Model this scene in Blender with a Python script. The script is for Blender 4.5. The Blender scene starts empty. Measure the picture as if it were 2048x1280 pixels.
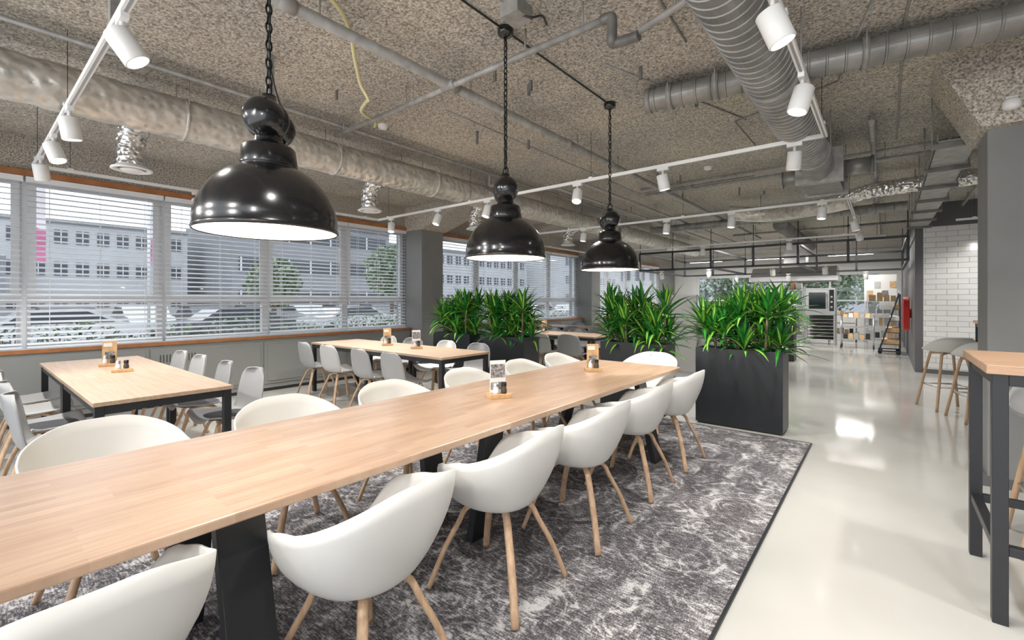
import bpy, math, random
from mathutils import Vector, Matrix
random.seed(7)
S = bpy.context.scene
COL = S.collection
pi = math.pi

# ------------------------------------------------------------------ materials
def base(name):
    m = bpy.data.materials.new(name); m.use_nodes = True
    nt = m.node_tree; b = nt.nodes['Principled BSDF']
    return m, nt, b
def N(nt, t, **kw):
    n = nt.nodes.new(t)
    for k, v in kw.items():
        if k in n.inputs.keys(): n.inputs[k].default_value = v
        else: setattr(n, k, v)
    return n
def L(nt, a, b): nt.links.new(a, b)
def ramp(nt, fac, stops, interp='LINEAR'):
    r = nt.nodes.new('ShaderNodeValToRGB'); r.color_ramp.interpolation = interp
    e = r.color_ramp.elements
    while len(e) < len(stops): e.new(0.5)
    for i, (p, c) in enumerate(stops):
        e[i].position = p; e[i].color = (*c, 1) if len(c) == 3 else c
    L(nt, fac, r.inputs[0]); return r
def coords(nt, scale=(1, 1, 1), kind='Object'):
    tc = nt.nodes.new('ShaderNodeTexCoord'); mp = nt.nodes.new('ShaderNodeMapping')
    mp.inputs['Scale'].default_value = scale
    L(nt, tc.outputs[kind], mp.inputs[0]); return mp.outputs[0]
def mat(name, col, rough=0.5, metal=0.0, emit=0, noise=0.0, nscale=20, bump=0.0, coat=0, ecol=None, spec=None):
    m, nt, b = base(name)
    b.inputs['Base Color'].default_value = (*col, 1)
    b.inputs['Roughness'].default_value = rough
    b.inputs['Metallic'].default_value = metal
    if coat: b.inputs['Coat Weight'].default_value = coat; b.inputs['Coat Roughness'].default_value = 0.12
    if spec is not None: b.inputs['Specular IOR Level'].default_value = spec
    if emit:
        b.inputs['Emission Color'].default_value = (*(ecol or col), 1); b.inputs['Emission Strength'].default_value = emit
    if noise or bump:
        v = coords(nt); n = N(nt, 'ShaderNodeTexNoise', Scale=nscale, Detail=5.0); L(nt, v, n.inputs['Vector'])
        if noise:
            r = ramp(nt, n.outputs['Fac'], [(0.3, tuple(c*(1-noise) for c in col)), (0.7, tuple(min(1, c*(1+noise)) for c in col))])
            L(nt, r.outputs[0], b.inputs['Base Color'])
        if bump:
            bp = N(nt, 'ShaderNodeBump', Strength=bump, Distance=0.01); L(nt, n.outputs['Fac'], bp.inputs['Height']); L(nt, bp.outputs[0], b.inputs['Normal'])
    return m

M = {}
M['white_plastic'] = mat('white_plastic', (.70, .69, .66), .42)
M['grey_plastic'] = mat('grey_plastic', (.30, .30, .30), .45)
M['lgrey_plastic'] = mat('light_grey_plastic', (.47, .47, .46), .45)
M['dark_fabric'] = mat('dark_seat_pad', (.05, .052, .058), .8, noise=.3, nscale=150)
M['black_metal'] = mat('black_powdercoat', (.012, .013, .016), .42)
M['black_gloss'] = mat('black_enamel', (.005, .005, .006), .2, coat=.35)
M['black_planter'] = mat('black_planter', (.012, .014, .017), .36)
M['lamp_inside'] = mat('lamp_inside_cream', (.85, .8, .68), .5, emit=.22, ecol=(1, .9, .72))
M['bulb'] = mat('bulb', (1, .9, .75), .3, emit=9, ecol=(1, .88, .7))
M['led'] = mat('led_disc', (1, .95, .85), .3, emit=14, ecol=(1, .95, .86))
M['track_white'] = mat('track_white', (.8, .8, .79), .4)
M['chain'] = mat('chain_iron', (.02, .02, .02), .4, .8)
M['frame_white'] = mat('window_frame_white', (.66, .68, .70), .45)
M['blind'] = mat('blind_slat', (.82, .83, .85), .5)
M['orange_wood'] = mat('orange_wood_trim', (.36, .14, .05), .45, noise=.2, nscale=8)
M['conv'] = mat('convector_grey', (.25, .255, .245), .5)
M['conv_dark'] = mat('convector_slots', (.05, .05, .05), .7)
M['wall_grey'] = mat('wall_grey_paint', (.20, .202, .20), .75, noise=.05, nscale=3)
M['wall_dark'] = mat('wall_dark_paint', (.10, .10, .105), .7)
M['wall_white'] = mat('wall_white_paint', (.70, .70, .68), .7)
M['galv'] = mat('galvanised_pipe', (.29, .283, .27), .5, .2, noise=.25, nscale=12)
M['galv_dark'] = mat('galvanised_dark', (.16, .158, .15), .5, .3, noise=.2, nscale=12)
M['steel'] = mat('stainless', (.52, .52, .52), .3, .9)
M['cable'] = mat('yellow_hose', (.66, .60, .33), .5)
M['cable_black'] = mat('black_cable', (.02, .02, .02), .5)
M['red'] = mat('red_hose', (.6, .02, .02), .4)
M['oak_block'] = mat('oak_block', (.55, .33, .16), .5, noise=.15, nscale=30)
M['card_tan'] = mat('card_tan', (.60, .38, .18), .6, noise=.25, nscale=14)
M['card_white'] = mat('card_white', (.78, .77, .75), .6)
M['card_dark'] = mat('card_photo', (.22, .21, .21), .5, noise=.9, nscale=60)
M['salt'] = mat('salt', (.8, .8, .8), .2)
M['pepper'] = mat('pepper', (.05, .04, .035), .3)
M['soil'] = mat('soil', (.05, .035, .025), .95, bump=.5, nscale=60)
M['cane'] = mat('cane', (.20, .15, .09), .8)
M['leaf_dark'] = mat('leaf_dark', (.014, .12, .018), .3, noise=.4, nscale=9)
M['leaf_mid'] = mat('leaf_mid', (.03, .23, .025), .3, noise=.3, nscale=9)
M['leaf_lime'] = mat('leaf_lime', (.32, .56, .06), .32, noise=.2, nscale=9)
M['tile_seal'] = mat('seal', (.3, .3, .3), .8)
M['glass_dark'] = mat('dark_glass', (.03, .04, .05), .08)

def ceiling_mat():
    m, nt, b = base('sprayed_acoustic_ceiling')
    v = coords(nt)
    n1 = N(nt, 'ShaderNodeTexNoise', Scale=62.0, Detail=3.0, Roughness=.7); L(nt, v, n1.inputs['Vector'])
    n2 = N(nt, 'ShaderNodeTexNoise', Scale=.9, Detail=4.0); L(nt, v, n2.inputs['Vector'])
    r1 = ramp(nt, n1.outputs['Fac'], [(.34, (.15, .138, .118)), (.5, (.43, .405, .36)), (.64, (.70, .67, .61))])
    r2 = ramp(nt, n2.outputs['Fac'], [(.3, (.80, .80, .82)), (.7, (1.06, 1.03, .98))])
    mx = N(nt, 'ShaderNodeMix', data_type='RGBA', blend_type='MULTIPLY'); mx.inputs[0].default_value = 1
    L(nt, r1.outputs[0], mx.inputs[6]); L(nt, r2.outputs[0], mx.inputs[7])
    L(nt, mx.outputs[2], b.inputs['Base Color']); b.inputs['Roughness'].default_value = .95
    b.inputs['Specular IOR Level'].default_value = .1
    bp = N(nt, 'ShaderNodeBump', Strength=.6, Distance=.012); L(nt, n1.outputs['Fac'], bp.inputs['Height']); L(nt, bp.outputs[0], b.inputs['Normal'])
    return m
M['ceil'] = ceiling_mat()

def floor_mat():
    m, nt, b = base('poured_floor')
    v = coords(nt)
    n = N(nt, 'ShaderNodeTexNoise', Scale=.8, Detail=5.0); L(nt, v, n.inputs['Vector'])
    r = ramp(nt, n.outputs['Fac'], [(.3, (.45, .442, .41)), (.7, (.53, .52, .49))]); L(nt, r.outputs[0], b.inputs['Base Color'])
    n3 = N(nt, 'ShaderNodeTexNoise', Scale=2.5, Detail=3.0); L(nt, v, n3.inputs['Vector'])
    r3 = ramp(nt, n3.outputs['Fac'], [(.3, (.06,)*3), (.7, (.14,)*3)]); L(nt, r3.outputs[0], b.inputs['Roughness'])
    b.inputs['Specular IOR Level'].default_value = .65
    bp = N(nt, 'ShaderNodeBump', Strength=.05, Distance=.01); L(nt, n3.outputs['Fac'], bp.inputs['Height']); L(nt, bp.outputs[0], b.inputs['Normal'])
    return m
M['floor'] = floor_mat()

def stave_mat():
    m, nt, b = base('butcher_block_oak')
    tc = nt.nodes.new('ShaderNodeTexCoord'); sp = nt.nodes.new('ShaderNodeSeparateXYZ'); cb = nt.nodes.new('ShaderNodeCombineXYZ')
    L(nt, tc.outputs['Object'], sp.inputs[0]); L(nt, sp.outputs['Y'], cb.inputs['X']); L(nt, sp.outputs['X'], cb.inputs['Y'])
    bt = nt.nodes.new('ShaderNodeTexBrick'); bt.offset = .37; bt.offset_frequency = 2
    bt.inputs['Scale'].default_value = 1; bt.inputs['Brick Width'].default_value = .33; bt.inputs['Row Height'].default_value = .041
    bt.inputs['Mortar Size'].default_value = .0005; bt.inputs['Color1'].default_value = (0, 0, 0, 1); bt.inputs['Color2'].default_value = (1, 1, 1, 1)
    bt.inputs['Mortar'].default_value = (.3, .3, .3, 1); L(nt, cb.outputs[0], bt.inputs['Vector'])
    r = ramp(nt, bt.outputs['Color'], [(0, (.40, .262, .18)), (.35, (.43, .292, .203)), (.7, (.455, .312, .22)), (1, (.49, .345, .248))])
    mp = nt.nodes.new('ShaderNodeMapping'); mp.inputs['Scale'].default_value = (2.5, 60, 1); L(nt, cb.outputs[0], mp.inputs[0])
    n = N(nt, 'ShaderNodeTexNoise', Scale=1.6, Detail=6.0, Roughness=.65); L(nt, mp.outputs[0], n.inputs['Vector'])
    r2 = ramp(nt, n.outputs['Fac'], [(.3, (.80, .77, .74)), (.62, (1.08, 1.08, 1.08))])
    mx = N(nt, 'ShaderNodeMix', data_type='RGBA', blend_type='MULTIPLY'); mx.inputs[0].default_value = 1
    L(nt, r.outputs[0], mx.inputs[6]); L(nt, r2.outputs[0], mx.inputs[7]); L(nt, mx.outputs[2], b.inputs['Base Color'])
    b.inputs['Roughness'].default_value = .3
    return m
M['stave'] = stave_mat()

def wood_mat(name, c1, c2, axis='X', sc=1.0, rough=.45):
    m, nt, b = base(name)
    s = {'X': (1.5, 30, 30), 'Y': (30, 1.5, 30), 'Z': (30, 30, 2)}[axis]
    v = coords(nt, tuple(a*sc for a in s))
    n = N(nt, 'ShaderNodeTexNoise', Scale=1.5, Detail=6.0, Roughness=.6, Distortion=.4); L(nt, v, n.inputs['Vector'])
    r = ramp(nt, n.outputs['Fac'], [(.32, c1), (.62, c2)]); L(nt, r.outputs[0], b.inputs['Base Color'])
    b.inputs['Roughness'].default_value = rough
    return m
M['leg_wood'] = wood_mat('leg_oak', (.42, .26, .15), (.60, .40, .25), 'Z')
M['top_wood'] = wood_mat('tabletop_oak', (.39, .26, .17), (.50, .355, .245), 'X')
M['bar_wood'] = wood_mat('bar_top_oak', (.34, .2, .12), (.46, .29, .18), 'X')

def rug_mat():
    m, nt, b = base('distressed_rug')
    v = coords(nt)
    def noise(vec, sc, det, ro=.6):
        n = N(nt, 'ShaderNodeTexNoise', Scale=sc, Detail=det, Roughness=ro); L(nt, vec, n.inputs['Vector']); return n
    def math_(op, a, c):
        n = N(nt, 'ShaderNodeMath', operation=op)
        for i, q in enumerate((a, c)):
            if isinstance(q, (int, float)): n.inputs[i].default_value = q
            else: L(nt, q, n.inputs[i])
        return n.outputs[0]
    nz = noise(v, 4.0, 3.0)
    wv = N(nt, 'ShaderNodeMix', data_type='RGBA', blend_type='LINEAR_LIGHT'); wv.inputs[0].default_value = .06
    L(nt, v, wv.inputs[6]); L(nt, nz.outputs['Color'], wv.inputs[7])
    vo = N(nt, 'ShaderNodeTexVoronoi', Scale=10.0, feature='DISTANCE_TO_EDGE'); L(nt, wv.outputs[2], vo.inputs['Vector'])
    vl = ramp(nt, vo.outputs['Distance'], [(.0, (1,)*3), (.05, (.8,)*3), (.12, (0,)*3)])
    pm = noise(v, .9, 2.0); pmr = ramp(nt, pm.outputs['Fac'], [(.5, (0,)*3), (.62, (1,)*3)])
    crack = math_('MULTIPLY', vl.outputs[0], pmr.outputs[0])
    vr = N(nt, 'ShaderNodeTexVoronoi', Scale=1.7, feature='F1'); L(nt, wv.outputs[2], vr.inputs['Vector'])
    sn = math_('SINE', math_('MULTIPLY', vr.outputs['Distance'], 48), 0)
    sr = ramp(nt, sn, [(.3, (0,)*3), (.75, (1,)*3)])
    vs = N(nt, 'ShaderNodeTexVoronoi', Scale=4.2, feature='F1'); L(nt, wv.outputs[2], vs.inputs['Vector'])
    sn2 = math_('SINE', math_('MULTIPLY', vs.outputs['Distance'], 38), 0)
    sr2 = ramp(nt, sn2, [(.3, (0,)*3), (.8, (1,)*3)])
    sp = nt.nodes.new('ShaderNodeSeparateXYZ'); L(nt, v, sp.inputs[0])
    def edge(out, h): return math_('SUBTRACT', h, math_('ABSOLUTE', out, 0))
    mn = math_('MINIMUM', edge(sp.outputs['X'], 1.45), edge(sp.outputs['Y'], 3.3))
    bs = math_('SINE', math_('MULTIPLY', mn, 21), 0)
    bmask = ramp(nt, mn, [(.0, (1,)*3), (.80, (1,)*3), (.9, (0,)*3)])
    bsr = ramp(nt, bs, [(.2, (0,)*3), (.6, (1,)*3)])
    bb = math_('MULTIPLY', bmask.outputs[0], bsr.outputs[0])
    wear = ramp(nt, noise(v, 5.0, 4.0, .7).outputs['Fac'], [(.38, (.15,)*3), (.6, (1,)*3)])
    pat = math_('ADD', math_('ADD', math_('MULTIPLY', crack, .09), math_('MULTIPLY', sr.outputs[0], .06)), math_('ADD', math_('MULTIPLY', sr2.outputs[0], .065), math_('MULTIPLY', bb, .05)))
    pat = math_('MULTIPLY', pat, wear.outputs[0])
    nw = noise(v, 3.6, 9.0, .8)
    mp = nt.nodes.new('ShaderNodeMapping'); mp.inputs['Scale'].default_value = (20, 110, 1); L(nt, v, mp.inputs[0])
    nf = noise(mp.outputs[0], 1.0, 3.0, .7)
    mp2 = nt.nodes.new('ShaderNodeMapping'); mp2.inputs['Scale'].default_value = (150, 70, 1); L(nt, v, mp2.inputs[0])
    nf2 = noise(mp2.outputs[0], 1.0, 2.0, .7)
    tot = math_('ADD', math_('ADD', math_('MULTIPLY', nw.outputs['Fac'], .24), math_('MULTIPLY', nf.outputs['Fac'], .42)), math_('ADD', math_('MULTIPLY', nf2.outputs['Fac'], .34), pat))
    r = ramp(nt, tot, [(.46, (.055, .051, .055)), (.52, (.12, .113, .12)), (.575, (.25, .24, .245)), (.64, (.52, .505, .505))])
    L(nt, r.outputs[0], b.inputs['Base Color']); b.inputs['Roughness'].default_value = .95; b.inputs['Specular IOR Level'].default_value = .1
    bp = N(nt, 'ShaderNodeBump', Strength=.4, Distance=.004); L(nt, nf.outputs['Fac'], bp.inputs['Height']); L(nt, bp.outputs[0], b.inputs['Normal'])
    return m
M['rug'] = rug_mat()

def tile_mat():
    m, nt, b = base('metro_tiles')
    tc = nt.nodes.new('ShaderNodeTexCoord'); sp = nt.nodes.new('ShaderNodeSeparateXYZ'); cb = nt.nodes.new('ShaderNodeCombineXYZ')
    L(nt, tc.outputs['Object'], sp.inputs[0]); L(nt, sp.outputs['X'], cb.inputs['X']); L(nt, sp.outputs['Z'], cb.inputs['Y'])
    bt = nt.nodes.new('ShaderNodeTexBrick'); bt.inputs['Scale'].default_value = 1; bt.inputs['Brick Width'].default_value = .3; bt.inputs['Row Height'].default_value = .1
    bt.inputs['Mortar Size'].default_value = .006; bt.inputs['Mortar Smooth'].default_value = .5
    bt.inputs['Color1'].default_value = (.74, .74, .73, 1); bt.inputs['Color2'].default_value = (.69, .69, .69, 1); bt.inputs['Mortar'].default_value = (.46, .46, .46, 1)
    L(nt, cb.outputs[0], bt.inputs['Vector']); L(nt, bt.outputs['Color'], b.inputs['Base Color'])
    bp = N(nt, 'ShaderNodeBump', Strength=.6, Distance=.01, invert=True); L(nt, bt.outputs['Fac'], bp.inputs['Height']); L(nt, bp.outputs[0], b.inputs['Normal'])
    b.inputs['Roughness'].default_value = .15
    return m
M['tile'] = tile_mat()

def foil_mat(name, c1, c2, metal, rough, scale, bump):
    m, nt, b = base(name)
    v = coords(nt)
    n = N(nt, 'ShaderNodeTexVoronoi', Scale=scale, feature='SMOOTH_F1'); L(nt, v, n.inputs['Vector'])
    n2 = N(nt, 'ShaderNodeTexNoise', Scale=scale*.6, Detail=5.0); L(nt, v, n2.inputs['Vector'])
    r = ramp(nt, n2.outputs['Fac'], [(.35, c1), (.65, c2)]); L(nt, r.outputs[0], b.inputs['Base Color'])
    b.inputs['Metallic'].default_value = metal; b.inputs['Roughness'].default_value = rough
    bp = N(nt, 'ShaderNodeBump', Strength=bump, Distance=.03); L(nt, n.outputs['Distance'], bp.inputs['Height']); L(nt, bp.outputs[0], b.inputs['Normal'])
    return m
M['insul'] = foil_mat('foil_insulation', (.50, .47, .42), (.68, .65, .59), .45, .36, 17, .75)
M['foil'] = foil_mat('crinkled_foil', (.65, .64, .62), (.9, .89, .87), .9, .25, 26, .9)
def spiral_mat():
    m, nt, b = base('spiral_duct')
    v = coords(nt)
    n2 = N(nt, 'ShaderNodeTexNoise', Scale=6.0, Detail=5.0); L(nt, v, n2.inputs['Vector'])
    r = ramp(nt, n2.outputs['Fac'], [(.3, (.17, .167, .16)), (.7, (.31, .303, .29))]); L(nt, r.outputs[0], b.inputs['Base Color'])
    b.inputs['Metallic'].default_value = .4; b.inputs['Roughness'].default_value = .42
    return m
M['spiral'] = spiral_mat()
def glass_mat():
    m = bpy.data.materials.new('window_glass'); m.use_nodes = True; nt = m.node_tree; nt.nodes.clear()
    o = nt.nodes.new('ShaderNodeOutputMaterial'); t = nt.nodes.new('ShaderNodeBsdfTransparent'); g = nt.nodes.new('ShaderNodeBsdfGlossy')
    t.inputs[0].default_value = (.96, .98, .99, 1); g.inputs['Roughness'].default_value = .02
    mx = nt.nodes.new('ShaderNodeMixShader'); mx.inputs[0].default_value = .04
    L(nt, t.outputs[0], mx.inputs[1]); L(nt, g.outputs[0], mx.inputs[2]); L(nt, mx.outputs[0], o.inputs[0]); return m
M['glass'] = glass_mat()
M['asphalt'] = mat('asphalt', (.34, .34, .35), .9, noise=.15, nscale=1)
M['facade'] = mat('facade_light', (.46, .47, .49), .8, noise=.06, nscale=.5)
M['facade2'] = mat('facade_grey', (.22, .23, .25), .8, noise=.1, nscale=.5)
M['facade_win'] = mat('facade_glass', (.04, .05, .07), .3)
M['pink'] = mat('pink_banner', (.52, .12, .26), .6)
M['pale'] = mat('pale_banner', (.66, .60, .63), .6)
M['car_w'] = mat('car_paint_light', (.6, .62, .64), .2, coat=.5)
M['car_d'] = mat('car_paint_dark', (.08, .09, .11), .2, coat=.5)
M['tyre'] = mat('tyre', (.02, .02, .02), .8)
M['hedge'] = mat('hedge_leaf', (.07, .13, .05), .8, noise=.5, nscale=3)
M['hedge2'] = mat('hedge_leaf_pale', (.24, .29, .20), .8, noise=.3, nscale=3)
M['twig'] = mat('twig', (.14, .10, .07), .9)

# ------------------------------------------------------------------ mesh builder
class MB:
    def __init__(s): s.v = []; s.f = []; s.m = []; s.s = []; s.mats = []
    def mi(s, k):
        if k not in s.mats: s.mats.append(k)
        return s.mats.index(k)
    def add(s, vs, fs, k, smooth=False):
        o = len(s.v); s.v += [tuple(p) for p in vs]; i = s.mi(k)
        for f in fs: s.f.append(tuple(a+o for a in f)); s.m.append(i); s.s.append(smooth)
    def box(s, x0, x1, y0, y1, z0, z1, k):
        vs = [(x0,y0,z0),(x1,y0,z0),(x1,y1,z0),(x0,y1,z0),(x0,y0,z1),(x1,y0,z1),(x1,y1,z1),(x0,y1,z1)]
        s.add(vs, [(0,3,2,1),(4,5,6,7),(0,1,5,4),(1,2,6,5),(2,3,7,6),(3,0,4,7)], k)
    def prism(s, poly, axis, a0, a1, k):
        n = len(poly)
        def P(p, a): return {'x': (a, p[0], p[1]), 'y': (p[0], a, p[1]), 'z': (p[0], p[1], a)}[axis]
        vs = [P(p, a0) for p in poly] + [P(p, a1) for p in poly]
        fs = [tuple(range(n))[::-1], tuple(range(n, 2*n))] + [(i, (i+1) % n, n+(i+1) % n, n+i) for i in range(n)]
        s.add(vs, fs, k)
    def beam(s, p0, p1, w, h, k, up=(0, 0, 1)):
        p0 = Vector(p0); p1 = Vector(p1); d = (p1-p0).normalized(); u = Vector(up)
        if abs(d.dot(u)) > .98: u = Vector((0, 1, 0))
        r = d.cross(u).normalized(); u = r.cross(d).normalized()
        vs = [p + r*a*w/2 + u*b*h/2 for p in (p0, p1) for a, b in ((-1,-1),(1,-1),(1,1),(-1,1))]
        s.add(vs, [(0,3,2,1),(4,5,6,7),(0,1,5,4),(1,2,6,5),(2,3,7,6),(3,0,4,7)], k)
    def tube(s, pts, r, k, seg=12, caps=True, r2=None, smooth=True, closed=False):
        pts = [Vector(p) for p in pts]; n = len(pts)
        rs = r if isinstance(r, (list, tuple)) else [r]*n
        vs = []; prev = None
        for i, p in enumerate(pts):
            if closed: d = pts[(i+1) % n]-pts[i-1]
            else: d = (pts[min(i+1, n-1)]-pts[max(i-1, 0)])
            d.normalize()
            if prev is None:
                u = Vector((0, 0, 1)) if abs(d.z) < .9 else Vector((1, 0, 0))
                a = d.cross(u).normalized()
            else:
                a = (prev - d*prev.dot(d)).normalized()
            prev = a; b = d.cross(a).normalized(); k2 = (r2/r if r2 and not isinstance(r, (list, tuple)) else 1)
            for j in range(seg):
                t = 2*pi*j/seg; vs.append(p + a*math.cos(t)*rs[i] + b*math.sin(t)*rs[i]*k2)
        fs = []
        for i in range(n if closed else n-1):
            for j in range(seg):
                i2 = (i+1) % n
                fs.append((i*seg+j, i*seg+(j+1) % seg, i2*seg+(j+1) % seg, i2*seg+j))
        if caps and not closed:
            fs.append(tuple(range(seg))[::-1]); fs.append(tuple(range((n-1)*seg, n*seg)))
        s.add(vs, fs, k, smooth)
        if caps and not closed: s.s[-1] = False; s.s[-2] = False
    def lathe(s, prof, c, k, seg=32, axis='z', smooth=True, caps=False):
        vs = []
        for (r, z) in prof:
            for j in range(seg):
                t = 2*pi*j/seg; x, y = r*math.cos(t), r*math.sin(t)
                vs.append({'z': (c[0]+x, c[1]+y, c[2]+z), 'x': (c[0]+z, c[1]+x, c[2]+y), 'y': (c[0]+y, c[1]+z, c[2]+x)}[axis])
        fs = [(i*seg+j, i*seg+(j+1) % seg, (i+1)*seg+(j+1) % seg, (i+1)*seg+j) for i in range(len(prof)-1) for j in range(seg)]
        if caps: fs += [tuple(range(seg))[::-1], tuple(range((len(prof)-1)*seg, len(prof)*seg))]
        s.add(vs, fs, k, smooth)
    def grid(s, fn, nu, nv, k, closeu=False, smooth=True):
        vs = [fn(i/(nu if closeu else nu-1), j/(nv-1)) for j in range(nv) for i in range(nu)]
        fs = []
        for j in range(nv-1):
            for i in range(nu if closeu else nu-1):
                i2 = (i+1) % nu; fs.append((j*nu+i, j*nu+i2, (j+1)*nu+i2, (j+1)*nu+i))
        s.add(vs, fs, k, smooth)
    def mesh(s, name):
        me = bpy.data.meshes.new(name); me.from_pydata(s.v, [], s.f)
        for k in s.mats: me.materials.append(M[k])
        me.polygons.foreach_set('material_index', s.m); me.polygons.foreach_set('use_smooth', s.s)
        me.update(); return me
    def obj(s, name, loc=(0, 0, 0), rz=0, bevel=0, parent=None, solid=0, sub=0):
        o = bpy.data.objects.new(name, s.mesh(name)); COL.objects.link(o); o.location = loc; o.rotation_euler = (0, 0, rz)
        if sub: md = o.modifiers.new('s', 'SUBSURF'); md.levels = sub; md.render_levels = sub
        if solid: md = o.modifiers.new('t', 'SOLIDIFY'); md.thickness = solid; md.offset = 0
        if bevel: md = o.modifiers.new('b', 'BEVEL'); md.width = bevel; md.segments = 2; md.limit_method = 'ANGLE'
        if parent: o.parent = parent
        return o
def inst(name, me, loc, rz=0, parent=None):
    o = bpy.data.objects.new(name, me); COL.objects.link(o); o.location = loc; o.rotation_euler = (0, 0, rz)
    if parent: o.parent = parent
    return o
def empty(name, loc=(0, 0, 0), rz=0):
    e = bpy.data.objects.new(name, None); COL.objects.link(e); e.location = loc; e.rotation_euler = (0, 0, rz); e.empty_display_size = .1; return e
def baked(o):
    dg = bpy.context.evaluated_depsgraph_get(); me = bpy.data.meshes.new_from_object(o.evaluated_get(dg)); bpy.data.objects.remove(o); return me
def sm(t): t = max(0, min(1, t)); return t*t*(3-2*t)
def cr(pts, n=6):
    pts = [Vector(p) for p in pts]; out = []
    for i in range(len(pts)-1):
        p0 = pts[max(i-1, 0)]; p1 = pts[i]; p2 = pts[i+1]; p3 = pts[min(i+2, len(pts)-1)]
        for j in range(n):
            t = j/n; out.append(.5*((2*p1)+(p2-p0)*t+(2*p0-5*p1+4*p2-p3)*t*t+(3*p1-p0-3*p2+p3)*t**3))
    out.append(pts[-1]); return out

# ------------------------------------------------------------------ room shell
CZ = 3.25; WX = -7.5; RX = 4.5; Y0 = -2.2; YE = 21.0
b = MB(); b.box(WX-.3, RX+.2, Y0, YE+.3, -.15, 0, 'floor'); b.obj('floor')
b = MB(); b.box(WX-.3, RX+.2, Y0, YE+.3, CZ, CZ+.3, 'ceil')
b.obj('ceiling')
HZ = 2.80; SZ = .84
b = MB()
b.box(WX-.3, WX, Y0, YE, 0, SZ, 'wall_grey')
b.box(WX-.3, WX, Y0, YE, HZ, CZ, 'ceil')
bays = [(-1.2+.0, 5.75), (6.35, 12.4), (13.0, 19.0)]
b.box(WX-.3, WX, Y0, -1.2, SZ, HZ, 'wall_grey')
b.box(WX-.3, WX, 5.75, 6.35, SZ, HZ, 'wall_grey'); b.box(WX-.3, WX, 12.4, 13.0, SZ, HZ, 'wall_grey'); b.box(WX-.3, WX, 19.0, YE, SZ, HZ, 'wall_grey')
b.obj('wall_left')
for i, y in enumerate((5.76, 12.41)):
    b = MB(); b.box(WX, WX+.5, y, y+.55, 0, CZ, 'wall_grey'); b.obj('column', bevel=.006)
for y in (5.78, 12.43, -.9):
    b = MB(); b.prism([(WX, 2.78), (WX+.5, 2.78), (WX+2.2, CZ), (WX, CZ)], 'y', y-.05, y+.6, 'ceil'); b.obj('ceiling_beam')
for y in (2.6, 9.2):
    b = MB(); b.prism([(WX, 2.95), (WX+.3, 2.95), (WX+1.6, CZ), (WX, CZ)], 'y', y-.2, y+.2, 'ceil'); b.obj('ceiling_beam')
b = MB(); b.box(RX, RX+.2, Y0, 11.8, 0, CZ, 'wall_white'); b.obj('wall_right')
b = MB(); b.box(.57, RX, 11.8, 12.0, 0, 2.8, 'tile'); b.box(.57, RX, 11.8, 12.0, 2.8, CZ, 'wall_dark'); b.obj('wall_tiled')
b = MB(); b.box(.45, .568, 11.8, YE, 0, CZ, 'wall_dark'); b.obj('wall_corridor')
b = MB(); b.box(.56, RX, 11.775, 11.8, 0, .08, 'wall_dark'); b.obj('baseboard_tiled')
b = MB(); b.box(.6, 1.6, 4.95, 5.42, 0, 2.7, 'wall_grey'); b.obj('column', bevel=.006)
b = MB(); b.box(.56, 1.64, 4.91, 5.46, 0, .07, 'wall_dark'); b.obj('baseboard_column')
b = MB(); b.prism([(.3, CZ), (.56, 2.69), (RX, 2.69), (RX, CZ)], 'y', 4.85, 5.5, 'ceil'); b.obj('ceiling_beam')
b = MB()
b.box(WX, .45, YE, YE+.2, 0, .9, 'wall_white'); b.box(WX, .45, YE, YE+.2, 2.4, CZ, 'wall_white')
for x0, x1 in ((WX, -6.5), (-3.6, -3.2), (-.1, .45)): b.box(x0, x1, YE, YE+.2, .9, 2.4, 'wall_white')
b.obj('wall_back')
for n, (x0, x1) in enumerate(((-6.5, -3.6), (-3.2, -.1))):
    b = MB()
    for x in (x0, (x0+x1)/2, x1-.06): b.box(x, x+.06, YE+.03, YE+.1, .9, 2.4, 'frame_white')
    for z in (.9, 1.35, 2.34): b.box(x0, x1, YE+.02, YE+.11, z, z+.06, 'frame_white')
    b.box(x0, x1, YE+.06, YE+.065, .9, 2.4, 'glass'); b.obj('window_back_%d' % (n+1))

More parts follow.
